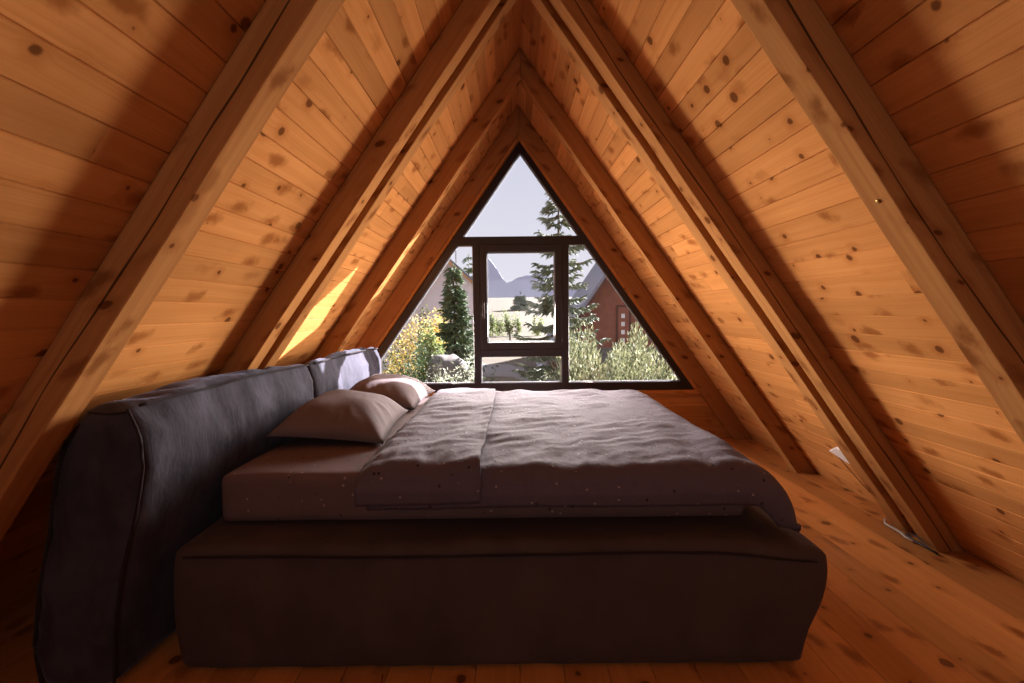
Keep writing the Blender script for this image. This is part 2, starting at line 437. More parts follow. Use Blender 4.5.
pane([(-.281, zb), (.452, zb), (.452, .775), (-.281, .775)])
pane([(-.217, .907), (.388, .907), (.388, 1.71), (-.217, 1.71)], sash)

# ------------------------------------------------------------------ bed
def rbox(lo, hi, r, step, fn=None):
    """rounded box surface as (verts, faces)"""
    n = [max(3, int((hi[i]-lo[i])/step)) for i in range(3)]
    idx = {}; V = []; F = []
    def vid(i, j, k):
        key = (i, j, k)
        if key not in idx:
            q = Vector([lo[a]+(hi[a]-lo[a])*(.5-.5*math.cos(math.pi*key[a]/n[a])*1 if False else key[a]/n[a]) for a in range(3)])
            c = Vector([min(max(q[a], lo[a]+r[a]), hi[a]-r[a]) for a in range(3)])
            d = Vector([(q[a]-c[a])/r[a] for a in range(3)])
            L = d.length
            if L > 1e-6:
                mx = max(abs(x) for x in d); d = d/L*mx
            p = Vector([c[a]+d[a]*r[a] for a in range(3)])
            nn = d.normalized() if d.length > 1e-6 else Vector((0, 0, 1))
            idx[key] = len(V); V.append(fn(p, nn, q) if fn else p)
        return idx[key]
    for a in range(3):
        b, c = (a+1) % 3, (a+2) % 3
        for side in (0, n[a]):
            for i in range(n[b]):
                for j in range(n[c]):
                    ks = []
                    for (di, dj) in ((0, 0), (1, 0), (1, 1), (0, 1)):
                        k = [0, 0, 0]; k[a] = side; k[b] = i+di; k[c] = j+dj; ks.append(vid(*k))
                    if side == 0: ks.reverse()
                    F.append(tuple(ks))
    return V, F
def meshobj(name, V, F, m, smooth=True):
    mb = MB(); mb.v = [tuple(v) for v in V]; mb.f = F; mb.uv = [[(0, 0)]*len(f) for f in F]; mb.t = [.5]*len(F)
    return mb.build(name, m, smooth=smooth)

bed = empty('bed', (0, 2.3, 0))
tag(bed, 'low upholstered double bed with dark velvet base and puffy two-cushion headboard', 'bed')
# base
BX0, BX1, BY0, BY1 = -1.11, 1.02, 1.362, 3.16
def base_fn(p, n, q):
    p = p.copy()
    u = (p.x-BX0)/(BX1-BX0); z = p.z
    belly = math.sin(math.pi*min(1, max(0, z/.43)))
    if n.y < -.5: p.y -= .012*belly+.010*N(p, 3.2, 1)*belly+.006*N((p.x*2.2+p.z*1.2, 0, p.z*.8), 4, 2)
    if n.x > .4:  p.x += .018*belly*sst(.02, .3, z)+.014*N(p, 4, 3)-.02*(1-sst(0, .25, z))
    if n.x < -.4: p.x += -.012*belly+.008*N(p, 4, 4)
    p.x -= .055*(1-sst(.0, .38, z))*sst(.85, 1, u)
    # the corner sags at the foot
    if z > .25 and u > .8: p.z -= .035*sst(.82, 1, u)*sst(.25, .42, z)
    if n.z > .3: p.z += .006*N(p, 5, 5)*(1 if u < .9 else 2)
    if n.z < -.5: p.z = max(p.z, .003)
    if z < .06 and n.y < -.2: p.z = .004+.008*abs(N((p.x, 0, 0), 2.2, 9))+(p.z-.004)*.9
    return p
V, F = rbox((BX0, BY0, .004), (BX1, BY1, .428), (.04, .028, .03), .025, base_fn)
base = part(meshobj('base', V, F, F_BASE), bed)
mb = MB()
def frontz(x): return .398-.03*sst(.82, 1, (x-BX0)/(BX1-BX0))
mb.tube([(x, BY0-.010-.002*math.sin(x*9), frontz(x)+.003*math.sin(x*5)) for x in [BX0+.045+i*(BX1-BX0-.09)/50 for i in range(51)]], .0045, 6)
sub(mb.build('piping', F_PIPE, smooth=True), base)

# headboard cushions: profile of the end panel (x left, x right) by height
HL = [(0, -1.50), (.15, -1.515), (.33, -1.485), (.50, -1.44), (.68, -1.405), (.78, -1.375), (.86, -1.325), (.93, -1.26)]
HR = [(0, -1.255), (.2, -1.24), (.40, -1.20), (.58, -1.145), (.72, -1.115), (.82, -1.118), (.90, -1.15), (.95, -1.19)]
def lerp(T, z):
    if z <= T[0][0]: return T[0][1]
    for (a, b), (c, d) in zip(T, T[1:]):
        if z <= c: return b+(d-b)*(z-a)/(c-a)
    return T[-1][1]
def cushion(y0, y1, z1, dx, seed, xl_off=0.):
    def fn(p, n, q):
        # p.x is 0..1 across
        z = p.z
        xl, xr = lerp(HL, z)+xl_off+.09*sst(1.68, 1.93, p.y), lerp(HR, z)
        yy = (p.y-y0)/(y1-y0); bul = math.sin(math.pi*min(1, max(0, yy)))
        x = xl+(xr-xl)*p.x+dx(p.y)
        w = Vector((x, p.y, z))
        if n.x > .3:
            w.x += .022*bul*math.sin(math.pi*min(1, z/.9))+.012*N(w, 4.5, seed)+.007*N((w.x, w.y*1, w.z*2.6+w.y*1.5), 9, seed+1)
        if n.z > .3:
            fold = N((w.x*.6+w.y*1.4, w.y*4.5-w.x*3, 0), 3.2, seed+2)
            w.z += .030*bul+.018*fold*(p.x*(1-p.x)*4)+.006*N(w, 11, seed)
        if n.y < -.4:
            w.y -= .012*math.sin(math.pi*p.x)+.010*N((w.x*.7, 0, w.z*3.2+w.x*1.5), 4, seed+3)
        if n.y < -.4 and z1 > .5 and y0 < 1.5:
            for zc, sl, am in ((.30, .16, .016), (.35, .20, .010), (.17, .10, .009), (.56, .08, .006)):
                w.y += am*math.exp(-((z-zc-sl*(p.x-.5)-.01*N((p.x*3, 0, 0), 2, 90))/.016)**2)*sst(.1, .5, p.x)
        if n.y > .4: w.y += .012*math.sin(math.pi*p.x)
        if n.x > .5 and n.z > -.2:  # dimple where the seam pulls in
            d = math.hypot((w.y-(y0+.33))/.05, (w.z-.86)/.10); w.x -= .016*math.exp(-d*d)
        return w
    k = .27                                       # nominal thickness of the cushion, for the grid
    V, F = rbox((0, y0, .012), (k, y1, z1), (.17*k, .03, .035), .022, lambda p, n, q: fn(Vector((p.x/k, p.y, p.z)), n, q))
    return V, F
def make_cushion(y0, y1, z1, dx, seed, xo=0.):
    return cushion(y0, y1, z1, dx, seed, xo)
d1 = lambda y: .045*(y-1.33)
V, F = make_cushion(1.295, 2.345, .905, d1, 11)
hb1 = part(meshobj('headboard_cushion', V, F, F_VELVET), bed)
V, F = make_cushion(2.365, 3.40, .905, d1, 17, .01)
hb2 = part(meshobj('headboard_cushion', V, F, F_VELVET), bed)
def piping(hb, y0, y1, z1, front):
    mb = MB()
    # along the top inner edge
    pts = []
    for i in range(41):
        y = y0+.02+(y1-y0-.04)*i/40
        pts.append((lerp(HR, z1-.02)+d1(y)+.006-.012*math.exp(-((y-y0-.33)/.06)**2)+.012*math.sin(math.pi*i/40), y, z1+.002-.008*math.exp(-((y-y0-.33)/.08)**2)+.013*math.sin(math.pi*i/40)))
    mb.tube(pts, .0048, 6)
    if front:
        yf = y0-.006
        mb.tube([(lerp(HR, z)+d1(y0)-.006, yf+.004, z) for z in [.03+(z1-.035)*i/30 for i in range(31)]], .005, 6)
        mb.tube([(lerp(HL, z)+d1(y0)+.016+.02*sst(.80, .9, z), yf+.006, z) for z in [.012+(z1-.03)*i/30 for i in range(31)]], .007, 6)
        a, b = lerp(HL, z1-.02)+d1(y0)+.03, lerp(HR, z1-.02)+d1(y0)-.01
        mb.tube([(a+(b-a)*i/12, yf+.004, z1-.012-.006*math.sin(math.pi*i/12)) for i in range(13)], .005, 6)
    sub(mb.build('piping', F_PIPE, smooth=True), hb)
piping(hb1, 1.295, 2.345, .905, True); piping(hb2, 2.365, 3.40, .905, False)

# mattress with its fitted sheet
MX0, MX1, MY0, MY1, MZ0, MZ1 = -1.05, .835, 1.505, 2.96, .438, .612
def mat_fn(p, n, q):
    p = p.copy()
    p.x += .055*(p.y-1.5)/1.5*(1-sst(-1.05, -.6, p.x))
    if n.y < -.4: p.y -= .004*N((p.x*.5, 0, p.z*3), 5, 21)
    if n.z > .4: p.z += .004*N(p, 4, 22)
    if n.z < -.3: p.z = max(p.z, MZ0)
    return p
V, F = rbox((MX0, MY0, MZ0), (MX1, MY1, MZ1), (.04, .02, .022), .025, mat_fn)
o = meshobj('mattress', V, F, F_SHEET); tag(o, 'mattress in a brown speckled fitted sheet, bare between pillows and duvet', 'mattress')
mb = MB(); mb.tube([(MX0+.05+(MX1-MX0-.1)*i/40, MY0-.003, MZ0+.012) for i in range(41)], .004, 6)
# duvet: grid in (x, path) with overhangs
def duvet_profile(t, lift=0., hem=.50):
    """t = arc length from the front hem: rises outside the mattress front, crosses, drops at the back"""
    zt = .640+lift; yf = 1.448-lift*.6; r = .065
    h1 = zt-r-hem
    if t < h1: return yf-.012*math.sin(math.pi*t/h1*.5), hem+t
    t -= h1; q = r*math.pi/2
    if t < q:
        a = t/r; return yf+r*1.25*(1-math.cos(a)), zt-r+r*math.sin(a)
    t -= q; yb = 3.02; flat = yb-r*1.25-(yf+r*1.25)
    if t < flat: return yf+r*1.25+t, zt
    t -= flat
    if t < q:
        a = t/r; return yb-r*1.25+r*1.25*math.sin(a), zt-r+r*math.cos(a)
    t -= q; return yb, zt-r-t
def duvet_grid(x0, x1, lift, hem, seed, nx, nt, foot):
    V = []; F = []
    zt = .640+lift; r = .065; yf = 1.448-lift*.6
    T = (zt-r-hem)+r*math.pi/2*2+(3.02-yf-2.5*r)+.06
    for i in range(nx+1):
        sx = x0+(x1-x0)*i/nx
        for j in range(nt+1):
            t = T*j/nt
            y, z = duvet_profile(t, lift, hem)
            x = sx
            if foot:                      # drop over the foot of the mattress
                s = sx-.815
                if s > 0:
                    rr = .13; a = min(s/rr, math.pi/2*.93)
                    x = .815+rr*math.sin(a)*1.0+max(0, s-rr*math.pi/2*.93)*.12
                    dz = rr*(1-math.cos(a))+max(0, s-rr*math.pi/2*.93)
                    k = sst(.45, .62, z)
                    z -= .045*sst(0, .10, s)*sst(.60, .54, z)
                    z = z-dz*(.85+.15*k)
                    if y < 1.9:           # the free corner swings outward and down
                        f = sst(0, .22, s)*sst(1.85, 1.42, y); x += .012*f; z += -.012*f
                        y += -.015*f
            p = Vector((x, y, z))
            top = sst(.60, .64, z)
            # soft billow and creases
            d = .010*N((p.x*.9, p.y*.7, 0), 2.6, seed)+.014*N((p.x*1.6, p.y*.75, 0), 5.2, seed+1)+.007*N((p.x*.8+p.y*.5, p.y*3.0-p.x, 0), 6, seed+2)
            front = sst(1.60, 1.46, y)
            edge = sst(.66, .60, z)*sst(2.2, 1.5, y)
            if front > 0: y2 = p.y-.010*front*abs(N((p.x*3.0, 0, p.z*.7), 4.5, seed+4))-.004; p.y = y2
            rid = math.exp(-((p.y-1.56)/.07)**2)
            d += .010*rid*N((p.x*7, p.y*1.5, 0), 3.5, seed+6)
            d = max(d, -.005)
            p.z += d*top
            if z < .56: p.z += .010*N((p.x, 0, 0), 2.3, seed+5)
            floor_z = .440 if p.x > MX1 or p.y < MY0 or p.y > MY1-.1 else 0
            p.z = max(p.z, floor_z)
            V.append(p)
    for i in range(nx):
        for j in range(nt):
            a = i*(nt+1)+j; F.append((a, a+nt+1, a+nt+2, a+1))
    return V, F
V, F = duvet_grid(-.50, 1.06, 0, .512, 31, 90, 130, True)
duv = meshobj('duvet', V, F, F_DUVET); tag(duv, 'grey brown printed duvet spread over the bed, its end by the pillows turned down', 'duvet')
so = duv.modifiers.new('thick', 'SOLIDIFY'); so.thickness = .016; so.offset = -1
V, F = duvet_grid(-.535, -.115, .022, .535, 41, 40, 130, False)
# bring the turned-down edge round at the fold
V2 = []
for v in V:
    k = sst(-.47, -.535, v.x); v = v.copy(); v.z -= .028*k*k*sst(.6, .64, v.z); v.x += .012*N((0, v.y, 0), 3, 44)+.006*N((0, v.y, v.z), 9, 45); V2.append(v)
fl = meshobj('folded_flap', V2, F, F_DUVET); fl['label'] = 'turned-down end of the duvet lying on top'
so = fl.modifiers.new('thick', 'SOLIDIFY'); so.thickness = .011; so.offset = -1
fl.parent = duv

# pillows
def pillow(cx, cy, z0, lx, ly, h, rot, seed, label, tilt=0.):
    V = []; F = []; n = 34
    for sgn in (1, -1):
        for i in range(n+1):
            for j in range(n+1):
                u, v = -1+2*i/n, -1+2*j/n
                pin = 1-.10*(abs(u)**2.5)*(1-abs(v)**2)*0-.0
                x = u*lx/2*(1-.07*(1-abs(u))*0-.08*(1-v*v)*abs(u)**3*0-.06*abs(v)**2*0)
                # sides pull in between the corners
                x = u*lx/2*(1-.07*(1-v*v)*abs(u)); y = v*ly/2*(1-.06*(1-u*u)*abs(v))
                prof = (max(0, 1-abs(u)**2.6)**.62)*(max(0, 1-abs(v)**2.6)**.62)
                if sgn > 0: z = h*.83*prof
                else: z = -h*.12*prof**1.2
                pz = z
                if sgn > 0:
                    e = max(abs(u), abs(v))
                    ang = math.atan2(v, u)
                    z += (.012*N((u*1.2, v*1.2, 0), 1.6, seed)+.014*N((math.cos(ang)*5, math.sin(ang)*5, e*.8), 2.2, seed+1)*sst(.4, .9, e))*prof**.4
                V.append(Vector((x, y, z)))
    m = (n+1)**2
    for s in (0, 1):
        for i in range(n):
            for j in range(n):
                a = s*m+i*(n+1)+j; q = (a, a+n+1, a+n+2, a+1)
                F.append(q if s == 0 else q[::-1])
    c, s_ = math.cos(rot), math.sin(rot)
    out = []
    for p in V:
        z = p.z
        x, y = p.x*c-p.y*s_, p.x*s_+p.y*c
        zz = z-x*tilt
        out.append(Vector((cx+x, cy+y, zz)))
    mz = min(p.z for p in out)
    for p in out: p.z = p.z-mz+z0
    o = meshobj('pillow', out, F, F_PILLOW)
    w = o.modifiers.new('weld', 'WELD'); w.merge_threshold = .001
    # seam cord along the edge
    return tag(o, label, 'pillow', 'bed pillows')
pillow(-.81, 2.11, .622, .48, .62, .165, .06, 51, 'plump brown pillow on the bare sheet, nearer of the two, shaded on its front', .10)
pillow(-.785, 2.77, .622, .46, .60, .16, -.03, 55, 'brown pillow nearer the window with a band of sunlight across it', .10)

# ------------------------------------------------------------------ small things on the foot side
def deckpt(y, z, off): return (xin(1, z, 0)-SN*off, y, z-CS*off)
t = empty('cable_box', deckpt(2.56, .326, .002)); tag(t, 'small white cable box on the sloping boards with a thin wire running down', 'cable box')
mb = MB()
A = [deckpt(2.50, .300, .003), deckpt(2.60, .375, .003), deckpt(2.535, .385, .003), deckpt(2.43, .31, .003)]
A = [deckpt(2.61, .325, .003), deckpt(2.51, .375, .003), deckpt(2.40, .375, .003), deckpt(2.42, .285, .003), deckpt(2.50, .292, .003)]
B = [(p[0]-SN*.022, p[1], p[2]-CS*.022) for p in A]
n = len(A); mb.face(A[::-1]); mb.face(B)
for i in range(n): mb.face([A[i], A[(i+1) % n], B[(i+1) % n], B[i]])
part(mb.build('housing', M_WHITE, bevel=.004), t)
mb = MB(); mb.tube([deckpt(2.595-.010*i, z, .006) for i, z in enumerate([.300, .27, .24, .215, .19, .165, .145, .125, .105, .09, .075, .06, .045, .03, .015])], .0022, 5)
part(mb.build('wire', M_CABLED, smooth=True), t)
cb = empty('cable', (2.0, 2.25, 0)); tag(cb, 'pale cable ends lying on the floor at the foot of the paired rafters', 'cable')
mb = MB(); bx = xin(1, 0, .1815)-.035
mb.tube([(2.062, 2.345, .010), (2.014, 2.29, .012), (2.012, 2.23, .013), (2.008, 2.18, .013), (1.996, 2.15, .012), (2.0, 2.11, .010)], .0065, 8)
part(mb.build('pale_sheath', M_CABLE, smooth=True), cb)
mb = MB(); mb.tube([(2.008, 2.16, .026), (2.004, 2.11, .014), (2.012, 2.06, .012), (2.014, 2.0, .010)], .0055, 7)
mb.tube([(2.006, 2.15, .034), (2.014, 2.11, .04), (2.012, 2.05, .02), (2.008, 1.99, .006)], .003, 6)
part(mb.build('dark_wire', M_CABLED, smooth=True), cb)
mb = MB(); mb.tube([(-.434, 1.345, .004), (-.428, 1.315, .004), (-.44, 1.27, .004), (-.437, 1.2, .004)], .0028, 6)
tag(mb.build('cord', M_RED, smooth=True), 'short red cord end showing under the front of the bed base', 'cord')

# ------------------------------------------------------------------ outdoors
CAMH = 1.18
def ray(px, py, Y):   # level-camera approximation used to set out the far landscape
    return ((px-512)/436*Y, CAMH+(311.5-py)/436*Y)
def gz(x, y):
    t = sst(34, 260, y)
    return -2.35+1.2*sst(20, 60, y)*0+11.5*t*(.4+.6*t)+.10*N((x, y, 0), .12, 60)+(.6*N((x, y, 0), .02, 61) if y > 60 else 0)
M_MEADOW = plain('dry_meadow', (.088, .064, .030), .95, var=.5, vscale=.35)
M_MTN = plain('haze_tinted_rock', (.50, .49, .60), 1, var=.15, vscale=.012, spec=0)  # aerial haze is mixed into the rock colour
M_GRAVEL = plain('pale_gravel', (.13, .118, .108), .95, var=.3, vscale=4)
M_BARK = plain('bark', (.10, .065, .045), .9, var=.4)
M_SPR = leafmat('spruce_needles', (.075, .115, .06), (.23, .29, .15))
M_SPRP = leafmat('pale_spruce_needles', (.13, .15, .10), (.32, .34, .22))
M_YEL = leafmat('yellow_leaves', (.50, .36, .09), (.75, .62, .22), .45)
M_GRN = leafmat('green_leaves', (.09, .13, .04), (.34, .36, .14), .4)
M_DKG = leafmat('dark_leaves', (.03, .05, .02), (.09, .13, .05), .3)
M_PINE = leafmat('dwarf_pine_needles', (.17, .20, .10), (.75, .74, .56), .4)
M_CABW = plain('red_brown_boards', (.28, .105, .068), .8, var=.3, vscale=3)
M_CABT = plain('dark_brown_trim', (.10, .04, .028), .7)
M_ROOF = plain('blue_grey_roofing', (.21, .21, .25), .7, var=.15)
M_PALE = plain('pale_render', (.86, .74, .76), .9, var=.12)
M_ORG = plain('orange_eave_board', (.50, .26, .12), .7)
M_STONE = plain('grey_stone', (.20, .175, .155), .9, var=.6, vscale=6)
M_GLASSD = plain('dark_glass', (.05, .05, .06), .15)
M_POST = plain('weathered_post', (.07, .05, .04), .9)

mb = MB(); nx, ny = 60, 70
def gx(i): s = -1+2*i/nx; return s*abs(s)*500
def gy(j): return 4.3+700*(j/ny)**3
for i in range(nx):
    for j in range(ny):
        P = [(gx(a), gy(b), gz(gx(a), gy(b))) for a, b in ((i, j), (i+1, j), (i+1, j+1), (i, j+1))]
        mb.face(P)
o = mb.build('terrain', M_MEADOW, smooth=True, weld=True); tag(o, kind='structure')
# mountains
prof = [(300, 300), (440, 292), (466, 290), (476, 276), (483, 262), (489, 257), (494, 263), (499, 271), (504, 279), (508, 284), (514, 280), (522, 277), (530, 276), (540, 274), (548, 278), (556, 280), (566, 284), (580, 287), (600, 284), (640, 280), (700, 290), (800, 298)]
mb = MB(); MY = 900; nx, ny = 150, 14; Vm = []
for i in range(nx+1):
    px = 300+500*i/nx; py = lerp(prof, px)
    x, zt = ray(px, py, MY)
    for j in range(ny+1):
        k = j/ny; y = MY-14*(1-k)
        z = (zt-8)*k**.85+8+(1.5*N((x*.6, y, 0), .02, 70))*math.sin(math.pi*min(1, k*1.0))*.9+3*N((x, 0, 0), .09, 72)*k
        Vm.append((x*(y/MY)**.0, y, z))
    Vm.append((x, MY+150, -5))
m_ = ny+2; Fm = [(i*m_+j, (i+1)*m_+j, (i+1)*m_+j+1, i*m_+j+1) for i in range(nx) for j in range(m_-1)]
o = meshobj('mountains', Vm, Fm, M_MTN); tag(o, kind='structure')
# gravel yard
mb = MB()
def gpoly(pts, lift):
    mb.face([(x, y, gz(x, y)+lift) for x, y in pts])
def gline(px, py):
    # ground point seen along a pixel row
    Y = 6.
    while Y < 60 and CAMH+(311.5-py)/436*Y > gz((px-512)/436*Y, Y): Y += .1
    return ((px-512)/436*Y, Y)
yard = [(-5, 16), (5.5, 16), (4.2, 20.5), (2.3, 22.5), (1.2, 26), (-.3, 29), (-3, 29.5), (-6, 24)]
top = [(x, y, gz(x, y)+.03) for x, y in yard]; bot = [(x, y, z-.2) for x, y, z in top]
mb.face(top); 
for i in range(len(top)): mb.face([top[i], bot[i], bot[(i+1) % len(top)], top[(i+1) % len(top)]])
tag(mb.build('gravel_yard', M_GRAVEL), kind='structure')

# ---- trees
def twig(mb, p, d, L, w, tint):
    d = d.normalized(); a = d.cross(Vector((0, 0, 1)))
    if a.length < .01: a = Vector((1, 0, 0))
    a.normalize(); b = a.cross(d)
    base = [p+w*(math.cos(k*2.094)*a+math.sin(k*2.094)*b)+d*L*.25 for k in range(3)]
    tip = p+d*L
    for k in range(3):
        mb.face([base[k], base[(k+1) % 3], tip], None, tint); mb.face([base[(k+1) % 3], base[k], p], None, tint)
def spruce(loc, h, rad, label, seed, m=M_SPR, levels=22, nb=8, droop=.35, bare=.04, tw=9, tl=.16, power=.85):
    r = random.Random(seed); root = empty('spruce_tree', loc); tag(root, label, 'tree')
    X, Y, Z = loc
    mb = MB(); mb.tube([(X, Y, Z+h*k/8) for k in range(9)], [h*.014*(1-k/8.3)+.004 for k in range(9)], 8)
    part(mb.build('trunk', M_BARK, smooth=True), root)
    mb = MB(); bb = MB()
    for l in range(levels):
        f = bare+(1-bare)*((l+r.uniform(-.3, .3))/levels); f = min(max(f, bare), .985)
        R_ = rad*(1-f)**power+.03*h/10
        k = max(4, int(nb*(1-f*.4))); a0 = r.random()*6.28
        for b in range(k):
            az = a0+6.283*b/k+r.uniform(-.25, .25); L = R_*r.uniform(.66, 1.15); fb = min(.985, max(bare*.6, f+r.uniform(-.9, .9)/levels))
            d = Vector((math.cos(az), math.sin(az), 0)); base = Vector((X, Y, Z+h*fb))
            pts = []
            for q in range(6):
                s = q/5; pts.append(base+d*L*s+Vector((0, 0, L*(.16*s*(1-f)*0-droop*s+ (droop*.75)*s*s*s+.12*f*s))))
            bb.tube(pts, [.012*(1-q/6)+.003 for q in range(6)], 4, False)
            nt = max(3, int(tw*L/rad*1.2)+2)
            for q in range(nt):
                s = .15+.85*(q+r.random()*.6)/nt; i = min(int(s*5), 4); fr = s*5-i
                p = pts[i].lerp(pts[i+1], min(fr, 1)); ax = (pts[i+1]-pts[i]).normalized()
                sd = Vector((-d.y, d.x, 0))
                for sg in (-1, 1, 0):
                    dirv = ax*r.uniform(.6, 1.2)+sd*sg*r.uniform(.5, 1.0)+Vector((0, 0, r.uniform(-.55, .05)))
                    LL = tl*r.uniform(.7, 1.4)*(1.25-s*.5)
                    twig(mb, p, dirv, LL, LL*.13, r.random()*.8)
                    if sg:
                        p2 = p+dirv.normalized()*LL*.55
                        twig(mb, p2, dirv+Vector((0, 0, -.6)), LL*.6, LL*.10, r.random())
        # leader
    for q in range(6): twig(mb, Vector((X, Y, Z+h*(.97+.006*q))), Vector((r.uniform(-.5, .5), r.uniform(-.5, .5), 1)), tl*.8, tl*.06, .6)
    k = len(bb.v); nb_ = len(bb.f)
    bb.v += mb.v; bb.f += [tuple(i+k for i in f_) for f_ in mb.f]; bb.uv += mb.uv; bb.t += mb.t; bb.split = (nb_, M_BARK)
    part(bb.build('foliage', m), root)
    return root
def shrub(name, loc, size, label, seed, m, n=1500, leaf=.05, kind='leaf', cat='shrub', group=None):
    r = random.Random(seed); X, Y, Z = loc; root = empty(name, loc); tag(root, label, cat, group)
    mb = MB()
    for k in range(5):
        a = r.uniform(0, 6.28); mb.tube([(X, Y, Z), (X+.2*size[0]*math.cos(a), Y+.2*size[1]*math.sin(a), Z+size[2]*.4), (X+.55*size[0]*math.cos(a), Y+.55*size[1]*math.sin(a), Z+size[2]*.75)], [.03, .02, .008], 5)
    part(mb.build('stems', M_BARK, smooth=True), root)
    mb = MB()
    lumps = [(Vector((r.uniform(-.6, .6)*size[0], r.uniform(-.6, .6)*size[1], (r.uniform(.15, .75) if name == 'meadow_bush' else r.uniform(.28, .82))*size[2])), r.uniform(.28, .5)) for _ in range(12)]
    for q in range(n):
        c, s = r.choice(lumps)
        v = Vector((r.gauss(0, 1), r.gauss(0, 1), r.gauss(0, 1))).normalized()*(r.random()**.4)
        p = Vector((X, Y, Z))+c+Vector((v.x*s*size[0], v.y*s*size[1], v.z*s*size[2]*.8))
        if p.z < Z+.02: p.z = Z+.02+r.random()*.1
        hi = min(1, max(0, (p.z-Z)/size[2]))
        tint = min(1, max(0, r.gauss(.45, .28)))
        if kind == 'pine':
            dirv = Vector((v.x*.6+r.uniform(-.3, .3), v.y*.6+r.uniform(-.3, .3), .9)); L = leaf*r.uniform(1.4, 3.2)
            twig(mb, p, dirv, L, L*.16, tint)
        else:
            a = Vector((r.gauss(0, 1), r.gauss(0, 1), r.gauss(0, 1))).normalized(); b = a.cross(Vector((r.gauss(0, 1), r.gauss(0, 1), .3))).normalized()
            L = leaf*r.uniform(.6, 1.3); w = L*.55
            mb.face([p-a*L, p+b*w*.6, p+a*L, p-b*w*.6], None, tint)
    part(mb.build('foliage', m), root)
    return root
def at(px, py, Y): x, z = ray(px, py, Y); return (x, Y, z)
def ground(px, Y): x = (px-512)/436*Y; return (x, Y, gz(x, Y))
# large spruce whose trunk stands behind the sash's mullion
b = ground(559, 10.5); spruce(b, at(562, 176, 10.5)[2]-b[2], 1.55, 'tall open spruce rising past the window beam, behind the sash', 3, M_SPRP, 24, 8, .40, .08, 15, .20, .75)
b = ground(455, 12.); spruce(b, at(456, 266, 12)[2]-b[2], 1.0, 'dense young spruce in front of the pale gabled house', 4, M_SPR, 34, 12, .32, .03, 12, .20, .85)
b = ground(470, 45.); spruce(b, at(470, 256, 45)[2]-b[2], 1.9, 'far dark spruce peeking over the pale roof edge', 5, M_SPR, 16, 8, .3, .05, 5, .5, .8)
b = ground(521, 150.); spruce(b, at(521, 294, 150)[2]-b[2], 3.2, 'lone dark conifer standing out in the dry meadow', 6, M_DKG, 10, 7, .3, .03, 4, 1.6, .7)
# broad leaved
b = ground(417, 15.); shrub('birch_bush', b, (1.35, .9, at(417, 299, 15)[2]-b[2]), 'yellowing leafy bush in front of the pale house', 11, M_YEL, 7000, .06)
b = ground(434, 10.9); shrub('leafy_bush', b, (.45, .4, at(434, 326, 10.9)[2]-b[2]), 'yellow green bush between the yellow bush and the young spruce', 12, M_GRN, 5000, .055)
b = ground(404, 9.); shrub('dark_shrub', b, (.72, .6, at(404, 341, 9)[2]-b[2]), 'dark green shrub low in the window corner by the headboard', 13, M_DKG, 5000, .04)
b = ground(392, 7.5); shrub('leafy_shrub', b, (.55, .5, at(392, 358, 7.5)[2]-b[2]), 'light green low shrub below the dark shrub', 14, M_GRN, 4000, .04)
# dwarf pines under the window on the cabin side
for i, (px, py, Y, sx, lab) in enumerate([(582, 338, 9.0, .75, 'green dwarf pine beside the tall spruce trunk'), (603, 352, 7.6, .62, 'pale dwarf pine in front of the brown cabin door'),
        (632, 336, 8.8, .5, 'tallest pale dwarf pine with an upright tip below the cabin'), (655, 350, 8.0, .62, 'pale dwarf pine at the window corner on the far side of the cabin'),
        (625, 364, 6.8, .62, 'low dwarf pine along the window bottom, middle of the thicket'), (590, 366, 6.6, .5, 'low dwarf pine along the window bottom, next to the mullion'), (667, 366, 6.9, .55, 'low dwarf pine along the window bottom in the outer corner'), (612, 345, 10.4, .8, 'dwarf pine directly under the cabin door, behind the pale ones'), (573, 352, 7.9, .4, 'slim dwarf pine hugging the window mullion')]):
    b = ground(px, Y); shrub('dwarf_pine', b, (sx, sx*.8, at(px, py, Y)[2]-b[2]), lab, 20+i, M_PINE, 5200, .036, 'pine', 'shrub', 'dwarf pines outside the window')
for i, (px, py, Y, sx, lab) in enumerate([(448, 364, 7.4, .55, 'pale flowering shrub in front of the grey boulder'), (466, 360, 7.9, .40, 'thin pale shrub between boulder and window mullion'), (543, 362, 8.5, .6, 'grey green shrub low behind the bottom pane, by the spruce')]):
    b = ground(px, Y); shrub('pale_shrub', b, (sx, sx*.8, at(px, py, Y)[2]-b[2]), lab, 40+i, M_PINE, 2600, .034, 'leaf', 'shrub', 'pale shrubs outside the window')
b = ground(491, 9); shrub('grass_tuft', b, (.28, .25, at(491, 366, 9)[2]-b[2]), 'small dark tuft at the edge of the gravel, in the bottom pane', 44, M_DKG, 700, .04)
# meadow bushes
for i, (px, py, Y, s, lab) in enumerate([(493, 311, 60, 1.0, 'first bush of the row across the meadow, next to the sash edge'), (500, 309, 62, 1.2, 'tallest bush of the row across the meadow'), (508, 312, 60, 1.0, 'third bush of the row across the meadow'), (517, 313, 61, 1.1, 'bush of the meadow row half behind the spruce boughs'), (537, 314, 60, 1.3, 'meadow bush seen through the spruce boughs')]):
    b = ground(px, Y); shrub('meadow_bush', b, (s*.8, s*.5, max(1.2, at(px, py, Y)[2]-b[2])), lab, 60+i, M_GRN, 420, .2, group='bushes across the meadow')
b = ground(510, 40.); mb = MB(); mb.tube([(b[0], b[1], b[2]-.2), (b[0], b[1], at(510, 329, 40)[2])], .075, 7)
tag(mb.build('fence_post', M_POST), 'lone dark fence post standing in the dry meadow', 'post')
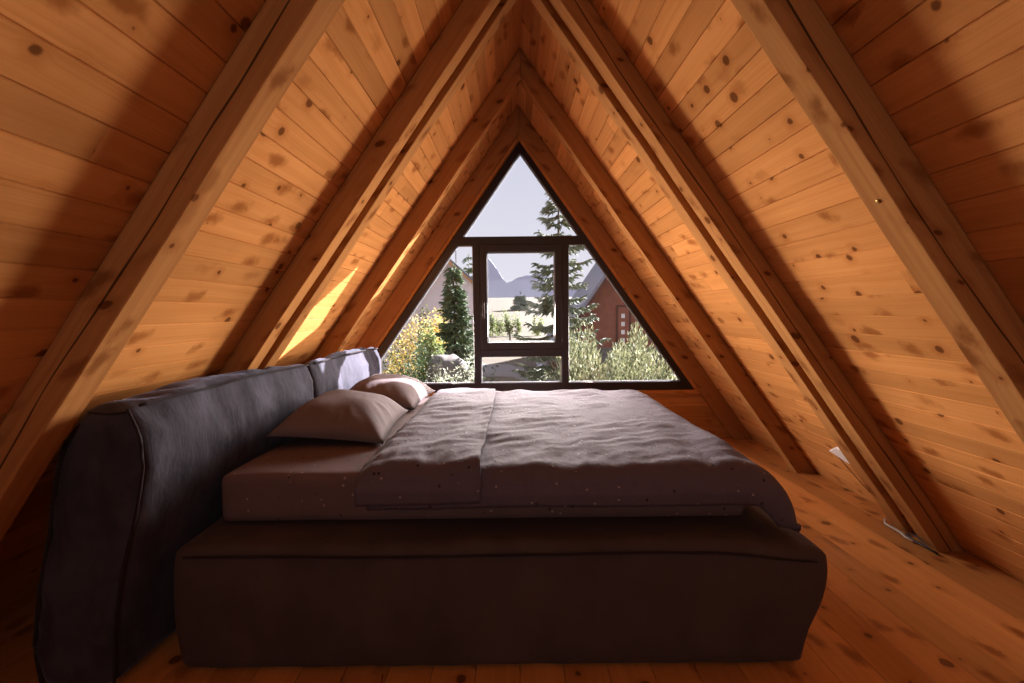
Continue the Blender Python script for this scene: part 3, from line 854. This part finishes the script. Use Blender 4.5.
# boulder-like rounded mound
x, y, z = ground(452, 9.6)
def rock(p, n, q): return p+n*(.10*N(p, 2.2, 80)+.05*N(p, 6, 81))
V, F = rbox((x-.55, y-.40, z-.05), (x+.36, y+.40, at(452, 353, 9.6)[2]), (.42, .38, .42), .07, rock)
tag(meshobj('boulder', V, F, M_STONE), 'rounded grey boulder under the young spruce, behind pale shrubs', 'boulder')
# brown A-frame cabin
cab = empty('cabin', (6.4, 27, -2.3)); tag(cab, 'red brown timber A-frame cabin with steep grey roof and panelled door', 'cabin')
CX, CZ, CY0, CY1, cs = (624-512)/436*27, CAMH+(311.5-249)/436*27, 27., 34.5, 1.45
def cxx(s, z): return CX+s*(CZ-z)/cs
mb = MB(); z = -2.5
while z < CZ-.15:
    z1 = min(z+.17, CZ-.1)
    mb.poly_prism([(cxx(-1, z)+.05, z+.012), (cxx(1, z)-.05, z+.012), (cxx(1, z1)-.05, z1), (cxx(-1, z1)+.05, z1)], CY0, CY0+.06)
    z = z1
mb.poly_prism([(cxx(-1, -2.5)+.1, -2.5), (cxx(1, -2.5)-.1, -2.5), (CX, CZ-.2)], CY0+.03, CY1)
part(mb.build('wall', M_CABW), cab)
for s in (-1, 1):
    mb = MB(); mb.poly_prism([(cxx(s, -2.4), -2.4), (cxx(s, -2.4)+s*.2, -2.4), (CX, CZ+.3), (CX, CZ)], CY0-.7, CY1+.3)
    part(mb.build('roof', M_ROOF), cab)
mb = MB()
for s in (-1, 1): mb.poly_prism([(cxx(s, -2.4)-s*.22, -2.4), (cxx(s, -2.4)-s*.02, -2.4), (CX, CZ-.03), (CX, CZ-.32)], CY0-.68, CY0-.62)
part(mb.build('bargeboard', M_CABT), cab)
dx0 = (618-512)/436*27; dx1 = (629-512)/436*27; dz0, dz1 = -1.0, CAMH+(311.5-308)/436*27
mb = MB(); ringbox(mb, dx0-.12, dx1+.12, dz0-.1, dz1+.12, .12, CY0-.08, CY0-.005); part(mb.build('door_frame', M_CABT), cab)
mb = MB(); mb.box((dx0, CY0-.05, dz0), (dx1, CY0-.006, dz1)); dr = part(mb.build('door', M_CABW), cab)
for k in range(4):
    mb = MB(); zz = dz0+.22+k*.5; mb.box((dx0+.2, CY0-.065, zz), (dx0+.42, CY0-.051, zz+.26)); sub(mb.build('door_light', M_WHITE), dr)
mb = MB(); mb.box((cxx(-1, -1)+.5, CY0-.25, -2.5), (cxx(1, -1)-.3, CY0-.01, -1.1)); part(mb.build('plinth', M_STONE), cab)
# pale gabled house
hs = empty('house', (-4.5, 22, -2.3)); tag(hs, 'pale gabled house with orange eave board and thin aerial beyond the young spruce', 'house')
HX, HZ, HY0, HY1, hs_ = (448-512)/436*22, CAMH+(311.5-258)/436*22, 22., 24., 1.0
mb = MB(); mb.poly_prism([(HX-3.4, -2.6), (HX+1.3, -2.6), (HX+1.3, HZ-1.3*.9), (HX, HZ-.08), (HX-3.4, HZ-3.4*1.15)], HY0, HY1); part(mb.build('wall', M_PALE), hs)
for s, k, e in ((-1, 1.15, 3.7), (1, .9, 1.4)):
    mb = MB(); mb.poly_prism([(HX+s*e, HZ-e*k), (HX+s*e, HZ-e*k+.16), (HX, HZ+.16), (HX, HZ)], HY0-.5, HY1+.3); part(mb.build('roof', M_ROOF), hs)
mb = MB()
for s, k, e in ((-1, 1.15, 3.7), (1, .9, 1.4)): mb.poly_prism([(HX+s*e, HZ-e*k-.14), (HX+s*e, HZ-e*k+.02), (HX, HZ+.02), (HX, HZ-.14)], HY0-.56, HY0-.51)
part(mb.build('eave_board', M_ORG), hs)
mb = MB(); mb.tube([(HX+.35, HY0+1, HZ-.3), (HX+.35, HY0+1, HZ+1.0)], .025, 6); part(mb.build('aerial', M_POST), hs)

# ------------------------------------------------------------------ light
w = bpy.data.worlds.new('sky'); sc.world = w; w.use_nodes = True; nt = w.node_tree; nt.nodes.clear(); g = G(nt)
tc = g.n('ShaderNodeTexCoord').outputs['Generated']; sp = g.n('ShaderNodeSeparateXYZ'); g.l(tc, sp.inputs[0])
colr = g.mix(g.mapr(sp.outputs[2], -.02, .5), (.80, .77, .86), (.62, .62, .76))
bg = g.n('ShaderNodeBackground'); g.l(colr, bg.inputs[0]); bg.inputs[1].default_value = 1.0
ow = g.n('ShaderNodeOutputWorld'); g.l(bg.outputs[0], ow.inputs[0])
def sun():
    l = bpy.data.lights.new('sun', 'SUN'); l.energy = 42; l.angle = .0093; l.color = (.98, .94, 1)
    o = bpy.data.objects.new('sun', l); C.objects.link(o)
    d = Vector((-1.04, -1, -.685)); o.rotation_euler = d.to_track_quat('-Z', 'Y').to_euler(); o.location = (20, 22, 16)
sun()
def daylight(x, z, sx, sz, pw, dx, dz, spread):
    l = bpy.data.lights.new('window_daylight', 'AREA'); l.shape = 'RECTANGLE'; l.size = sx; l.size_y = sz; l.energy = pw; l.color = (1, .915, .84); l.spread = math.radians(spread)
    o = bpy.data.objects.new('window_daylight', l); C.objects.link(o); o.location = (x, 3.885, z)
    o.rotation_euler = Vector((dx, -1, dz)).to_track_quat('-Z', 'Z').to_euler()
daylight(-.60, 1.0, .50, .85, 34, .92, -.10, 106)
daylight(.78, 1.0, .50, .85, 34, -.92, -.10, 106)
daylight(.085, 1.31, .60, .78, 37, 0, -.50, 112)
l = bpy.data.lights.new('rear_fill_light', 'AREA'); l.shape = 'RECTANGLE'; l.size = 1.2; l.size_y = .95; l.energy = 3.6; l.spread = math.radians(120); l.color = (1, .92, .84)  # added fill lamp behind the camera, brightens the faces turned towards it
o = bpy.data.objects.new('rear_fill_light', l); C.objects.link(o); o.location = (XC, Y0+.02, 1.4); o.rotation_euler = Vector((0, 1, 0)).to_track_quat('-Z', 'Z').to_euler()

# ------------------------------------------------------------------ camera
cam = bpy.data.cameras.new('camera'); co = bpy.data.objects.new('camera', cam); C.objects.link(co); sc.camera = co
f = 435.83; cam.sensor_width = 36; cam.lens = f/1024*36; cam.clip_end = 3000; cam.clip_start = .02
a, b_, c_ = (math.radians(v) for v in (-3.9057, .0094, -.6143))
fw, up, rt = Vector((0, math.cos(a), math.sin(a))), Vector((0, -math.sin(a), math.cos(a))), Vector((1, 0, 0))
r2, u2 = rt*math.cos(c_)+up*math.sin(c_), up*math.cos(c_)-rt*math.sin(c_)
M = Matrix((( r2.x, u2.x, -fw.x, 0), (r2.y, u2.y, -fw.y, 0), (r2.z, u2.z, -fw.z, CAMH), (0, 0, 0, 1)))
co.matrix_world = M
sc.view_settings.view_transform = 'Standard'; sc.view_settings.look = 'None'; sc.view_settings.gamma = 1; sc.view_settings.exposure = .14
sc.view_settings.use_curve_mapping = False
sc.cycles.max_bounces = 12; sc.cycles.diffuse_bounces = 6; sc.cycles.transparent_max_bounces = 16; sc.cycles.sample_clamp_indirect = 6
sc.cycles.use_denoising = True
